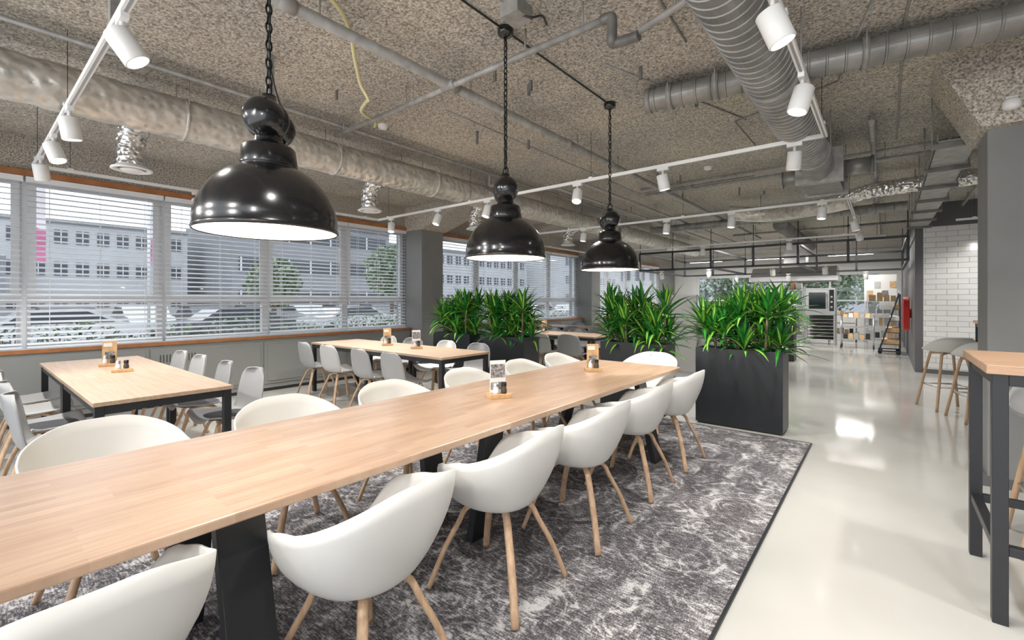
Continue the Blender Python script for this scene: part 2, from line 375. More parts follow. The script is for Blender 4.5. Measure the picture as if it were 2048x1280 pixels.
# windows + blinds, left
wn = 0
for bi, (ya, yb) in enumerate(bays):
    ys = [-1.2, .48, 1.76, 3.1, 4.46, 5.75] if bi == 0 else [ya+(yb-ya)*i/4.0 for i in range(5)]
    for i in range(len(ys)-1):
        y0, y1 = ys[i], ys[i+1]; wn += 1; fw = .055
        b = MB(); X0, X1 = WX-.16, WX-.08
        b.box(X0, X1, y0, y0+fw, SZ, HZ, 'frame_white'); b.box(X0, X1, y1-fw, y1, SZ, HZ, 'frame_white')
        for z0, z1 in ((SZ, SZ+.06), (1.36, 1.44), (HZ-.06, HZ)): b.box(X0, X1, y0+fw, y1-fw, z0, z1, 'frame_white')
        b.box(X1, X1+.02, y0+.03, y0+.1, 1.42, HZ-.03, 'frame_white'); b.box(X1, X1+.02, y1-.1, y1-.03, 1.42, HZ-.03, 'frame_white')
        b.box(X1, X1+.02, y0+.1, y1-.1, 1.42, 1.48, 'frame_white'); b.box(X1, X1+.02, y0+.1, y1-.1, HZ-.1, HZ-.03, 'frame_white')
        b.box(X0+.03, X0+.036, y0+fw, y1-fw, SZ+.05, HZ-.05, 'glass')
        b.obj('window_%d' % wn)
        b = MB(); xb = WX+.02; hw = .025; dz = .0085 + .002*((i+bi) % 2)
        z = SZ+.06
        while z < HZ-.08:
            b.add([(xb-hw, y0+.02, z+dz), (xb+hw, y0+.02, z-dz), (xb+hw, y1-.02, z-dz), (xb-hw, y1-.02, z+dz),
                   (xb-hw, y0+.02, z+dz+.004), (xb+hw, y0+.02, z-dz+.004), (xb+hw, y1-.02, z-dz+.004), (xb-hw, y1-.02, z+dz+.004)],
                  [(0,3,2,1),(4,5,6,7),(0,1,5,4),(1,2,6,5),(2,3,7,6),(3,0,4,7)], 'blind'); z += .062
        b.box(xb-.03, xb+.03, y0+.01, y1-.01, HZ-.07, HZ-.01, 'blind'); b.box(xb-.025, xb+.025, y0+.02, y1-.02, SZ+.012, SZ+.035, 'blind')
        for yy in (y0+.2, (y0+y1)/2, y1-.2):
            b.box(xb+hw, xb+hw+.003, yy-.002, yy+.002, SZ+.02, HZ-.02, 'blind'); b.box(xb-hw-.003, xb-hw, yy-.002, yy+.002, SZ+.02, HZ-.02, 'blind')
        b.obj('venetian_blind')
n = 0
for ya, yb in bays:
    n += 1
    b = MB(); b.box(WX+.001, WX+.06, ya, yb, HZ-.005, HZ+.06, 'orange_wood'); b.obj('trim_head_%d' % n)
    b = MB(); b.box(WX-.08, WX+.17, ya, yb, SZ-.03, SZ+.005, 'frame_white'); b.box(WX+.17, WX+.19, ya, yb, SZ-.035, SZ+.01, 'orange_wood'); b.obj('trim_sill_%d' % n)
for ya, yb in ((-1.2, 5.74), (6.33, 12.39), (13.0, 19.0)):
    b = MB(); b.box(WX+.003, WX+.17, ya, yb, .05, .80, 'conv')
    nn = 5; w = (yb-ya)/nn
    for i in range(nn):
        y = ya+i*w
        b.box(WX+.17, WX+.182, y+.01, y+w-.01, .12, .76, 'conv')
        b.box(WX+.182, WX+.19, y+.05, y+w-.05, .16, .72, 'conv')
        for j in range(12 if i % 2 == 0 else 0):
            b.box(WX+.19, WX+.193, y+.1+j*.035, y+.112+j*.035, .58, .68, 'conv_dark')
        for j in range(24): b.box(WX+.03, WX+.15, y+.08+j*(w-.16)/24, y+.08+(j+.55)*(w-.16)/24, .8, .803, 'conv_dark')
    b.box(WX+.003, WX+.14, ya, yb, 0, .05, 'conv_dark')
    b.obj('radiator_cover', bevel=.002)

# rug
b = MB(); b.box(-1.45, 1.45, -3.3, 3.3, 0, .012, 'rug'); b.box(1.45, 1.465, -3.3, 3.3, 0, .013, 'black_metal'); b.box(-1.465, -1.45, -3.3, 3.3, 0, .013, 'black_metal')
b.box(-1.465, 1.465, 3.3, 3.315, 0, .013, 'black_metal'); b.box(-1.465, 1.465, -3.315, -3.3, 0, .013, 'black_metal')
b.obj('area_rug', (-2.01, 1.94, 0))
RZ = .013

# ------------------------------------------------------------------ big table
o = empty('communal_table')
b = MB(); b.box(-2.52, -1.53, -.75, 4.44, .717, .75, 'stave')
b.obj('tabletop', bevel=.006, parent=o)
b = MB()
def aframe(y, xr, xl, tr=-1.68, tl=-2.32, w=.15):
    for xf, xt in ((xr, tr), (xl, tl)):
        b.prism([(xf-.025, RZ), (xf+.025, RZ), (xt+.025, .70), (xt-.025, .70)], 'y', y-w/2, y+w/2, 'black_metal')
    b.box(tl-.03, tr+.03, y-w/2, y+w/2, .695, .717, 'black_metal')
aframe(.60, -1.50, -2.30, -1.69, -2.12); aframe(1.93, -1.84, -2.20, -1.72, -2.30); aframe(3.82, -1.52, -2.50)
b.box(-2.05, -1.95, .62, 3.82, .665, .705, 'black_metal')
b.obj('legs', parent=o, bevel=.003)

# ------------------------------------------------------------------ tub chair
def tub_shell():
    b = MB(); nu = 64; nv = 16
    def fn(u, v):
        ph = 2*pi*u - pi; c = abs(ph)/pi
        if c < .15: H = .448
        elif c < .38: H = .448+.197*sm((c-.15)/.23)
        else: H = .645+.018*sm((c-.38)/.10)+.132*sm((c-.42)/.50)
        cx, cy = math.sin(ph), math.cos(ph)
        def se(a, bb, n): return (abs(cx/a)**n+abs(cy/bb)**n)**(-1/n)
        Rr = se(.300, .245 if cy > 0 else .262, 2.6); Rs = se(.165, .165, 2.2)
        if v < .4:
            s = v/.4; r = Rs*s; z = .412+.010*s*s
        else:
            s = (v-.4)/.6; r = Rs+(Rr-Rs)*math.sin(s*pi/2)**.98; z = .422+(H-.422)*(s**1.42 if c > .2 else s)
        yo = -.03*sm((z-.45)/.34)*(1 if cy < 0 else 0)
        return (r*cx, r*cy+yo, z)
    b.grid(fn, nu, nv, 'white_plastic', closeu=True)
    return b
t = tub_shell(); o = t.obj('tmp', solid=.009)
shell = baked(o)
def legs_into(b, fx, fy, top, k='leg_wood'):
    for sx in (-1, 1):
        for sy in (-1, 1):
            p = [(sx*.015, sy*.03, top-.014), (sx*fx*.32, sy*fy*.36, top-.018), (sx*fx*.47, sy*fy*.50, top-.045), (sx*fx*.57, sy*fy*.60, top-.11), (sx*fx*.78, sy*fy*.80, top*.45-.01), (sx*fx, sy*fy, 0.003)]
            b.tube(cr(p, 5), .0185, k, seg=8, r2=.013)
    b.box(-.045, .045, -.09, .09, top-.022, top-.0, k)
def merge_mesh(b, me):
    for mt in me.materials: b.mi([k for k in M if M[k] == mt][0])
    o = len(b.v); b.v += [tuple(v.co) for v in me.vertices]
    for p in me.polygons:
        b.f.append(tuple(i+o for i in p.vertices)); b.m.append(b.mi([k for k in M if M[k] == me.materials[p.material_index]][0])); b.s.append(True)
c = MB(); merge_mesh(c, shell); legs_into(c, .225, .250, .412)
TUB = c.mesh('tub_chair')
for i, (x, y, r) in enumerate([(-1.53, .15, 3), (-1.45, .93, 6), (-1.47, 1.69, 5), (-1.46, 2.42, 2), (-1.49, 3.22, 2), (-1.48, 3.94, -1)]):
    inst('tub_armchair', TUB, (x, y, RZ), math.radians(90+r))
for i, (x, y, r) in enumerate([(-2.76, .46, 2), (-2.62, 1.25, -3), (-2.57, 1.99, 0), (-2.58, 2.78, 2), (-2.57, 3.54, 0), (-2.60, 4.24, 3)]):
    inst('tub_armchair', TUB, (x, y, RZ), math.radians(-90+r))
inst('tub_armchair', TUB, (-2.02, 4.78, RZ), math.radians(180))

# ------------------------------------------------------------------ side chair (shell without arms)
def side_shell(k, seat=.44, top=.80, W=.25, padk=None):
    b = MB()
    prof = cr([(0, .235, seat-.035), (0, .215, seat), (0, .10, seat-.012), (0, -.06, seat-.022), (0, -.16, seat-.005), (0, -.205, seat+.06), (0, -.225, seat+.16), (0, -.25, top-.06), (0, -.262, top)], 3)
    n = len(prof)
    def fn(u, v):
        i = v*(n-1); i0 = int(i); f = i-i0; p = prof[i0] if i0 >= n-1 else prof[i0].lerp(prof[i0+1], f)
        x = (u-.5)*2
        if v < .45: w = W*(.90+.1*math.sin(v/.45*pi)); w *= (1 if v > .1 else .82+.18*sm(v/.1))
        else:
            w = W*(.88+.12*sm((v-.45)/.2))
            if v > .68: w *= math.sqrt(max(.14, 1-((v-.68)/.335)**2.6))
        curl = .06*abs(x)**2.3
        return (x*w, p.y+(curl if v > .55 else curl*sm((v-.3)/.25)), p.z+(curl*.6 if v < .5 else 0))
    b.grid(fn, 17, 34, k)
    o = b.obj('tmp', solid=.009); me = baked(o); c = MB(); merge_mesh(c, me)
    if padk:
        def pf(u, v):
            a = 2*pi*u; r = v; return (.17*r*math.copysign(abs(math.cos(a))**.7, math.cos(a)), .02+.18*r*math.copysign(abs(math.sin(a))**.7, math.sin(a)), seat+.012-.02*(r**6))
        c.grid(pf, 24, 8, padk, closeu=True)
    return c
def side_chair(k, padk=None):
    c = side_shell(k, padk=padk); legs_into(c, .215, .225, .415); return c.mesh('side_chair')
SC_L = side_chair('lgrey_plastic'); SC_G = side_chair('grey_plastic'); SC_P = side_chair('grey_plastic', 'dark_fabric'); SC_W = side_chair('white_plastic')

def canteen_table(x0, x1, y0, y1):
    e = empty('canteen_table'); xm = (x0+x1)/2
    for a, c_ in ((x0, xm-.003), (xm+.003, x1)):
        b = MB(); b.box(a, c_, y0, y1, .722, .75, 'top_wood'); b.obj('top', bevel=.003, parent=e)
        b = MB(); lw = .05
        for x in (a+.01, c_-.01-lw):
            for y in (y0+.01, y1-.01-lw): b.box(x, x+lw, y, y+lw, 0, .722, 'black_metal')
        b.box(a+.06, c_-.06, y0+.015, y0+.045, .67, .722, 'black_metal'); b.box(a+.06, c_-.06, y1-.045, y1-.015, .67, .722, 'black_metal')
        b.box(a+.015, a+.045, y0+.06, y1-.06, .67, .722, 'black_metal'); b.box(c_-.045, c_-.015, y0+.06, y1-.06, .67, .722, 'black_metal')
        b.obj('frame', bevel=.002, parent=e)
canteen_table(-6.75, -3.85, .54, 1.34)
canteen_table(-6.82, -3.85, 3.45, 4.25)
canteen_table(-6.82, -3.95, 7.1, 7.9)
canteen_table(-6.82, -3.95, 9.3, 10.1)
def rowchairs(y0, y1, xs_near, xs_far, mn, mf):
    for i, x in enumerate(xs_near): inst('side_chair', mn[i % len(mn)], (x, y0-.10, 0), math.radians(random.uniform(-6, 6)))
    for i, x in enumerate(xs_far): inst('side_chair', mf[i % len(mf)], (x, y1+.12, 0), math.radians(180+random.uniform(-6, 6)))
rowchairs(.54, 1.34, [-6.35, -5.72, -4.98, -4.32], [-6.4, -5.75, -5.0, -4.3], [SC_L, SC_L, SC_P, SC_P], [SC_L, SC_L, SC_P, SC_P])
rowchairs(3.45, 4.25, [-6.42, -5.78, -5.02, -4.38], [-6.4, -5.75, -5.0, -4.35], [SC_G, SC_L, SC_G, SC_G], [SC_W, SC_G, SC_W, SC_G])
rowchairs(7.1, 7.9, [-6.3, -5.6, -4.95, -4.3], [-6.3, -5.6, -4.95, -4.3], [SC_G, SC_G, SC_L], [SC_P])
rowchairs(9.3, 10.1, [-6.3, -5.6, -4.95, -4.3], [-6.3, -5.6, -4.95, -4.3], [SC_G, SC_P], [SC_G])

# ------------------------------------------------------------------ card holders
def menu_holder(x, y, z, rz, style, card=True):
    e = empty('menu_card_holder', (x, y, z), rz)
    b = MB(); b.box(-.075, .075, -.05, .05, 0, .03, 'oak_block'); b.obj('block', parent=e, bevel=.003)
    if card:
        b = MB(); b.box(-.055, .055, .022, .026, .03, .245, 'card_tan' if style else 'card_white')
        if style:
            b.box(-.035, .035, .0205, .022, .07, .14, 'card_dark'); b.box(-.045, .02, .0205, .022, .19, .225, 'card_white')
        else:
            b.box(-.05, .05, .0205, .022, .13, .22, 'card_dark'); b.box(-.05, .05, .0205, .022, .05, .10, 'card_dark')
        b.obj('card', parent=e)
    b = MB()
    for xx, k in ((-.028, 'salt'), (.028, 'pepper')):
        b.lathe([(.001, .03), (.02, .03), (.021, .05), (.016, .075), (.017, .08)], (xx, -.02, 0), k, 14)
        b.lathe([(.018, .08), (.018, .105), (.001, .107)], (xx, -.02, 0), 'chain' if k == 'pepper' else 'steel', 14)
    b.obj('salt_and_pepper', parent=e)
menu_holder(-1.99, 2.29, .75, math.radians(60), 0); menu_holder(-2.07, 3.70, .75, math.radians(40), 1)
menu_holder(-5.9, .95, .75, math.radians(75), 1); menu_holder(-5.35, .95, .75, math.radians(80), 0, False)
menu_holder(-5.5, 3.9, .75, math.radians(60), 1); menu_holder(-4.85, 3.9, .75, math.radians(60), 0)
menu_holder(-5.3, 7.5, .75, math.radians(50), 1); menu_holder(-5.0, 9.7, .75, math.radians(50), 0)

# ------------------------------------------------------------------ planters
def leaf(b, p, az, e0, Ln, W, droop, var):
    n = 7; pos = Vector(p); d2 = Vector((math.cos(az), math.sin(az), 0)); side = Vector((-math.sin(az), math.cos(az), 0)); vs = []
    for i in range(n+1):
        s = i/n; e = e0-droop*s**1.4
        if i: pos = pos+(d2*math.cos(e)+Vector((0, 0, 1))*math.sin(e))*Ln/n
        up = -d2*math.sin(e)+Vector((0, 0, 1))*math.cos(e)
        w = W*(.35+.65*sm(s/.35)) if s < .35 else W*max(.03, 1-((s-.35)/.65)**1.8)
        for k in (-1, -.42, 0, .42, 1): vs.append(pos+side*k*w/2+up*(abs(k)*w*.22))
    m0, m1 = ('leaf_dark', 'leaf_lime') if var == 0 else (('leaf_mid', 'leaf_lime') if var == 1 else ('leaf_dark', 'leaf_mid'))
    o = len(b.v); b.v += [tuple(v) for v in vs]
    for i in range(n):
        for j in range(4):
            b.f.append((o+i*5+j, o+i*5+j+1, o+(i+1)*5+j+1, o+(i+1)*5+j)); b.m.append(b.mi(m1 if j in (1, 2) else m0)); b.s.append(True)
def foliage(seed, w=.86, d=.36, H=.86):
    random.seed(seed); b = MB()
    heads = []
    for i in range(10):
        x = -w/2+.0+(w-.0)*(i+.5)/10+random.uniform(-.03, .03); y = random.uniform(-.13, .13); h = random.uniform(.20, .47)
        heads.append((x, y, h))
    for i in range(8): heads.append((-w/2+.04+(w-.08)*i/7, random.uniform(-.13, .13), random.uniform(.03, .20)))
    for x, y, h in heads:
        b.tube([(x*.9, y*.8, H-.06), (x, y, H+h)], .014, 'cane', 6)
        nl = 24
        for k in range(nl):
            f = k/nl; az = k*2.399+random.uniform(-.3, .3)
            e0 = math.radians(8+78*f+random.uniform(-8, 8)); Ln = random.uniform(.36, .54)*(1-.3*f)
            leaf(b, (x, y, H+h-.12+.13*f), az, e0, Ln, random.uniform(.044, .064), math.radians(random.uniform(15, 70)*(1.1-f*.8)), random.choice([0, 0, 1, 2, 2, 2]))
    return b.mesh('foliage')
FOL = [foliage(3), foliage(11), foliage(23)]
def planter(x, y, w, f, rz=0):
    e = empty('potted_dracaena', (x+w/2, y+.18, 0), rz)
    b = MB(); h = .86; d = .36
    b.box(-w/2+.02, w/2-.02, -d/2+.02, d/2-.02, .0, .025, 'black_metal')
    t_ = .02
    b.box(-w/2, w/2, -d/2, -d/2+t_, .02, h, 'black_planter'); b.box(-w/2, w/2, d/2-t_, d/2, .02, h, 'black_planter')
    b.box(-w/2, -w/2+t_, -d/2+t_, d/2-t_, .02, h, 'black_planter'); b.box(w/2-t_, w/2, -d/2+t_, d/2-t_, .02, h, 'black_planter')
    b.box(-w/2+t_, w/2-t_, -d/2+t_, d/2-t_, .02, h-.06, 'soil')
    b.obj('planter_box', parent=e)
    inst('foliage', FOL[f], (0, 0, 0), pi if f == 2 else 0, parent=e)
planter(-1.68, 5.37, .87, 0); planter(-2.90, 5.37, .86, 1); planter(-4.82, 5.1, .86, 2); planter(-5.9, 5.1, .86, 0)
planter(-2.45, 12.0, .86, 1)

# ------------------------------------------------------------------ pendants
def pendant(x, y, zr):
    e = empty('industrial_pendant_lamp', (x, y, zr))
    b = MB(); R = .272
    prof = [(R-.004, -.004), (R+.002, 0), (R+.001, .012), (R-.004, .02)]
    for i in range(1, 13):
        a = i/12*math.radians(67); prof.append((R*math.cos(a)*1.0, .02+.248*math.sin(a)/math.sin(math.radians(67))))
    prof += [(.110, .270), (.111, .278), (.102, .345), (.096, .353), (.062, .362), (.056, .378), (.050, .42)]
    b.lathe(prof, (0, 0, 0), 'black_gloss', 64)
    ax = Vector((-.70, .71, -.08)).normalized(); c = Vector((0, 0, .462))
    def along(prof, k):
        pts = [c+ax*z for r, z in prof]; b.tube(pts, [max(r, .002) for r, z in prof], k, 32, caps=False)
    along([(.002, -.118), (.03, -.115), (.055, -.104), (.072, -.082), (.080, -.05), (.081, -.02), (.085, -.018), (.085, .0), (.066, .002), (.066, .055), (.076, .06), (.076, .09), (.052, .11), (.02, .118), (.002, .119)], 'black_gloss')
    b.tube([c+Vector((0, 0, .05)), c+Vector((0, 0, .11))], .028, 'black_gloss', 16)
    b.tube([(0.0+.022*math.cos(t), 0, .59+.028*math.sin(t)) for t in [2*pi*i/14 for i in range(14)]], .005, 'chain', 6, closed=True)
    q = c+ax*.09
    b.tube(cr([q+Vector((0, 0, .04)), q+Vector((-.02, .03, .09)), (-.03, .04, .62), (-.006, .004, .72), (0.006, .0, .8)], 6), .004, 'cable_black', 6)
    b.obj('shade', parent=e)
    b = MB(); b.lathe([(R-.006, 0)]+[((R-.006)*math.cos(i/10*math.radians(67)), .238*math.sin(i/10*math.radians(67))/math.sin(math.radians(67))+.004) for i in range(1, 11)]+[(.001, .245)], (0, 0, 0), 'lamp_inside', 48)
    b.obj('reflector', parent=e)
    b = MB(); b.lathe([(.001, .07), (.03, .078), (.042, .105), (.038, .135), (.02, .175), (.02, .243)], (0, 0, 0), 'bulb', 20); b.obj('bulb', parent=e)
    b = MB(); z = .63; i = 0; top = CZ-zr-.03
    while z < top:
        pts = []
        for t in range(12):
            a = 2*pi*t/12; u = .0115*math.cos(a); v = .024*math.sin(a)
            pts.append((u, 0, z+v) if i % 2 else (0, u, z+v))
        b.tube(pts, .0042, 'chain', 5, closed=True); z += .038; i += 1
    b.tube(cr([(0.004, 0, .64), (-.012, .008, .9), (.012, 0, 1.15), (0, 0, top)], 6), .003, 'cable_black', 5)
    b.lathe([(.012, top-.03), (.05, top-.015), (.055, top), (.055, top+.03)], (0, 0, 0), 'black_gloss', 24)
    b.obj('chain', parent=e)
    l = bpy.data.lights.new('pendant_bulb', 'POINT'); l.energy = 14; l.color = (1, .9, .77); l.shadow_soft_size = .05
    lo = bpy.data.objects.new('bulb_light', l); COL.objects.link(lo); lo.parent = e; lo.location = (0, 0, .04)
for y in (.83, 2.37, 3.89): pendant(-2.0, y, 1.685)

# ------------------------------------------------------------------ tracks and spots
TZ = 2.70
def track(pts, name='lighting_track'):
    b = MB()
    for p, q in zip(pts[:-1], pts[1:]):
        b.beam((*p, TZ+.016), (*q, TZ+.016), .034, .032, 'track_white')
        b.beam((*p, TZ-.0015), (*q, TZ-.0015), .012, .003, 'tile_seal')
        ln = (Vector(q)-Vector(p)).length; n = max(1, int(ln/1.6))
        for i in range(n+1):
            f = (i+.15)/(n+.3); x = p[0]+(q[0]-p[0])*f; y = p[1]+(q[1]-p[1])*f
            b.tube([(x, y, TZ+.03), (x, y, CZ)], .0022, 'chain', 5)
            b.box(x-.022, x+.022, y-.022, y+.022, TZ+.03, TZ+.045, 'track_white')
    return b.obj(name)
XA, XB = -6.45, -.37
track([(XA, .48), (XB, .48), (XB, 4.4), (XA, 4.4), (XA, .48)])
track([(XA, 7.33), (XB, 7.33), (XB, 11.4), (XA, 11.4), (XA, 7.33)])
track([(.9, 10.4), (4.2, 10.4)]); track([(1.0, .6), (1.0, 4.0)]); track([(-6.0, -1.6), (1.5, -1.6)])  # first run added to light the tiled wall, last added behind camera for fill
def head_mesh():
    b = MB()
    b.lathe([(.001, .075), (.05, .075), (.054, .070), (.054, -.07), (.050, -.075), (.047, -.074), (.045, -.055), (.044, -.05)], (0, 0, 0), 'track_white', 28)
    b.lathe([(.044, -.052), (.001, -.052)], (0, 0, 0), 'led', 28, smooth=False)
    return b.mesh('spot_head')
def arm_mesh():
    b = MB(); b.box(-.016, .016, -.055, .055, -.028, 0, 'track_white'); b.tube([(0, 0, -.028), (0, 0, -.075)], .011, 'track_white', 10)
    return b.mesh('spot_arm')
HM, AM = head_mesh(), arm_mesh()
def spot(x, y, tgt, along='x', power=70, z=TZ, size=100):
    e = empty('track_spotlight', (x, y, z))
    inst('adaptor', AM, (0, 0, 0), pi/2 if along == 'x' else 0, parent=e)
    d = (Vector(tgt)-Vector((x, y, z-.1))).normalized()
    q = (-d).to_track_quat('Z', 'Y')
    h = inst('head', HM, d*.03+Vector((0, 0, -.115)), parent=e); h.rotation_mode = 'QUATERNION'; h.rotation_quaternion = q
    l = bpy.data.lights.new('spot_beam', 'SPOT'); l.energy = power; l.spot_size = math.radians(size); l.spot_blend = .8; l.color = (1, .965, .915); l.shadow_soft_size = .045
    lo = bpy.data.objects.new('beam', l); COL.objects.link(lo); lo.parent = e; lo.location = d*.115+Vector((0, 0, -.115)); lo.rotation_mode = 'QUATERNION'; lo.rotation_quaternion = q
P = 120
spot(-2.7, .48, (-2.2, 1.6, .75), power=P*.5); spot(-4.25, .48, (-4.4, .9, 0), power=P); spot(-5.05, .48, (-4.2, 1.2, 0), power=P); spot(-5.9, .48, (-6.6, .9, 0), power=P)
spot(-1.1, .48, (-1.2, 1.6, 0), power=P*.6)
spot(XA, 1.85, (-5.9, 2.4, 0), 'y', power=P); spot(XA, 3.4, (-5.8, 3.4, 0), 'y', power=P)
for x, t in ((-6.1, (-5.6, 3.9, 0)), (-4.99, (-5.2, 3.4, 0)), (-4.02, (-4.3, 3.6, 0)), (-2.66, (-2.3, 3.2, 0)), (-1.69, (-1.3, 4.8, 0)), (-.58, (-.9, 4.9, 0))): spot(x, 4.4, t, power=P)
spot(XB, 3.1, (-1.0, 2.6, 0), 'y', power=P*.8); spot(XB, 1.3, (-.4, .9, 0), 'y', power=P*.7); spot(XB, 2.2, (.6, 2.6, 0), 'y', power=P*.8)
for x in (-5.8, -4.3, -2.75, -1.77, -.65): spot(x, 7.33, (x-.2, 7.0, 0), power=P*1.1)
for y in (8.9, 10.4): spot(XB, y, (.2, y+.2, 0), 'y', power=P)
for x in (-5.2, -3.4, -1.6): spot(x, 11.4, (x, 11.9, 0), power=P)
for x in (1.4, 2.6, 3.8): spot(x, 10.4, (x, 11.8, 1.0), power=P*.6)  # added spots, put in to brighten the tiled wall
for y in (1.4, 2.6, 3.6): spot(1.0, y, (1.0, y+.4, 0), 'y', power=P*.6)
for x in (-5.0, -3.2, -1.4, .4): spot(x, -1.6, (x*.7-.3, 2.5, .6), power=P*.9, size=110)  # added unseen spots behind the camera, forward fill on the chairs

# ------------------------------------------------------------------ ceiling services
def spiral_duct(p, q, R, name='ventilation_duct', k='spiral', pitch=.075, flanges=()):
    p = Vector(p); q = Vector(q); Ln = (q-p).length; n = max(2, int(Ln/pitch)); pts = []; rs = []
    for i in range(n):
        for f, r in ((0, R), (.42, R), (.46, R+.006), (.54, R+.006), (.58, R)): pts.append(p.lerp(q, (i+f)/n)); rs.append(r)
    pts.append(q); rs.append(R)
    b = MB(); b.tube(pts, rs, k, 32, smooth=False)
    d = (q-p).normalized()
    for f in flanges:
        c = p.lerp(q, f); b.tube([c-d*.02, c+d*.02], R+.014, 'galv', 32)
        for s_ in (-1, 1):
            sd = d.cross(Vector((0, 0, 1))).normalized()*s_*(R+.01)
            b.tube([c+sd, (c.x+sd.x, c.y+sd.y, CZ)], .005, 'galv', 6)
    return b, name
b, n = spiral_duct((-.575, -2.1, 2.86), (-.575, 5.95, 2.86), .155, flanges=(.12, .3, .5, .68, .93))
b.box(-.78, -.34, 5.95, 6.05, 2.68, 3.04, 'galv'); b.box(-.74, -.38, 6.05, 6.75, 2.70, 3.02, 'galv_dark'); b.box(-.78, -.34, 6.75, 6.8, 2.68, 3.04, 'galv')
b.tube([(-.74, 6.4, 2.86), (-.98, 6.4, 2.86)], .09, 'spiral', 24); b.tube([(-.96, 6.4, 2.86), (-.99, 6.4, 2.86)], .1, 'galv', 24)
b.tube([(-.38, 6.4, 2.9), (-.1, 6.4, 2.9)], .09, 'spiral', 24); b.tube([(-.12, 6.4, 2.9), (-.09, 6.4, 2.9)], .1, 'galv_dark', 24)
for y in (6.1, 6.7):
    for x in (-.76, -.36): b.tube([(x, y, 3.0), (x, y, CZ)], .005, 'galv', 6)
b.obj(n)
b, n = spiral_duct((-1.58, 3.80, 3.12), (4.3, 4.66, 3.12), .094, pitch=.11, flanges=(.03, .09, .25, .5))
b.tube([Vector((-1.60, 3.797, 3.12)), Vector((-1.56, 3.803, 3.12))], .102, 'galv', 28); b.tube([Vector((-1.605, 3.796, 3.12)), Vector((-1.60, 3.797, 3.12))], .086, 'glass_dark', 28)
b.obj(n)
def lumpy(p, q, R, k, n=90, amp=.012, seg=28, seed=1):
    rnd = random.Random(seed); p = Vector(p); q = Vector(q)
    pts = [p.lerp(q, i/n) for i in range(n+1)]; rs = [R+rnd.uniform(-amp, amp)*(.4 if i % 7 else 1.6) for i in range(n+1)]
    b = MB(); b.tube(pts, rs, k, seg); return b
b = lumpy((-4.55, -2.1, 2.91), (-4.55, 14.5, 2.91), .165, 'insul', 240, .006)
for y in [-1.5+1.35*i for i in range(12)]:
    b.tube([(-4.55, y-.012, 2.91), (-4.55, y+.012, 2.91)], .175, 'insul', 28)
    for s_ in (-1, 1): b.tube([(-4.55+s_*.17, y, 2.91), (-4.55+s_*.17, y, CZ)], .004, 'galv', 6)
for y in (1.0, 3.45, 5.45, 8.3, 10.7):
    b.tube(cr([(-4.62, y, 2.94), (-4.9, y+.02, 2.99), (-5.14, y, 2.93), (-5.24, y-.01, 2.80), (-5.25, y, 2.60)], 7), [.105+.007*(-1)**i for i in range(29)], 'foil', 24)
    b.lathe([(.11, 0.02), (.125, 0), (.15, -.008), (.152, -.02), (.13, -.026), (.115, -.012), (.11, .0)], (-5.25, y, 2.59), 'track_white', 32)
    b.lathe([(.085, -.02), (.07, -.03), (.001, -.032)], (-5.25, y, 2.59), 'track_white', 24)
    b.lathe([(.001, -.005), (.112, -.004)], (-5.25, y, 2.59), 'galv_dark', 24)
b.obj('insulated_duct')
def clampers(b, pts, r):
    for (x, y, z) in pts:
        b.tube([(x, y, z), (x, y, CZ)], .006, 'galv', 6)
b = MB(); b.tube([(-2.66, -2.1, 3.10), (-2.66, 14, 3.10)], .036, 'galv', 16)
for y in (1.2, 2.5, 4.2, 5.2, 7, 9.5): b.tube([(-2.66, y-.05, 3.1), (-2.66, y+.05, 3.1)], .044, 'galv', 16); clampers(b, [(-2.66, y+.2, 3.1)], .03)
b.tube([(-4.35, 2.46, 3.08), (-1.32, 2.46, 3.08)], .022, 'galv', 14)
b.tube(cr([(-1.32, 2.46, 3.08), (-1.26, 2.46, 3.08), (-1.25, 2.46, 3.04), (-1.25, 2.46, 2.95), (-1.25, 2.48, 2.93), (-1.15, 2.5, 2.93), (-1.1, 2.5, 2.93)], 4), .03, 'galv_dark', 14)
b.tube([(-1.2, 2.5, 2.93), (-.8, 2.52, 3.04), (-.2, 2.52, 3.1), (1.5, 2.52, 3.1)], .02, 'galv', 12)
clampers(b, [(-4.2, 2.46, 3.08), (-3.2, 2.46, 3.08), (-1.9, 2.46, 3.08), (-1.45, 2.46, 3.08), (-.9, 2.52, 3.0), (.5, 2.52, 3.08)], .02)
b.tube([(-2.73, 2.46, 3.09), (-2.59, 2.46, 3.09)], .036, 'galv', 14)
b.tube([(-4.78, -2.1, 3.12), (-4.78, 5.6, 3.12)], .02, 'galv', 12); b.tube([(-4.28, -2.1, 3.17), (-4.28, 9, 3.17)], .018, 'galv', 12)
clampers(b, [(-4.78, y, 3.12) for y in (0, 1.9, 3.6, 5.2)]+[(-4.28, y, 3.17) for y in (0, 1.7, 4.4, 8)], .02)
b.obj('sprinkler_pipes')
for (x, y) in ((-4.1, 4.75), (-4.0, 8.2)):
    b = MB(); b.tube(cr([(x-.2, y, CZ), (x-.2, y, 3.05), (x-.17, y, 3.0), (x-.02, y, 3.0), (x, y, 2.97), (x, y, 2.78)], 4), .02, 'galv', 10)
    b.tube([(x, y, 2.80), (x, y, 2.73)], .03, 'galv_dark', 10); b.obj('drop_pipe')
for (x, y) in ((-3.3, .55), (-3.6, 1.5)):
    b = MB(); b.box(x-.035, x+.035, y-.02, y+.02, 2.9, CZ, 'galv'); b.tube([(x, y, 2.9), (x, y, 2.8)], .012, 'galv_dark', 8); b.tube([(x-.06, y, 2.82), (x+.06, y, 2.82)], .009, 'galv', 6); b.lathe([(.03, 2.8), (.032, 2.79), (.001, 2.785)], (x, y, 0), 'galv', 14); b.obj('sprinkler_head')
b = MB()
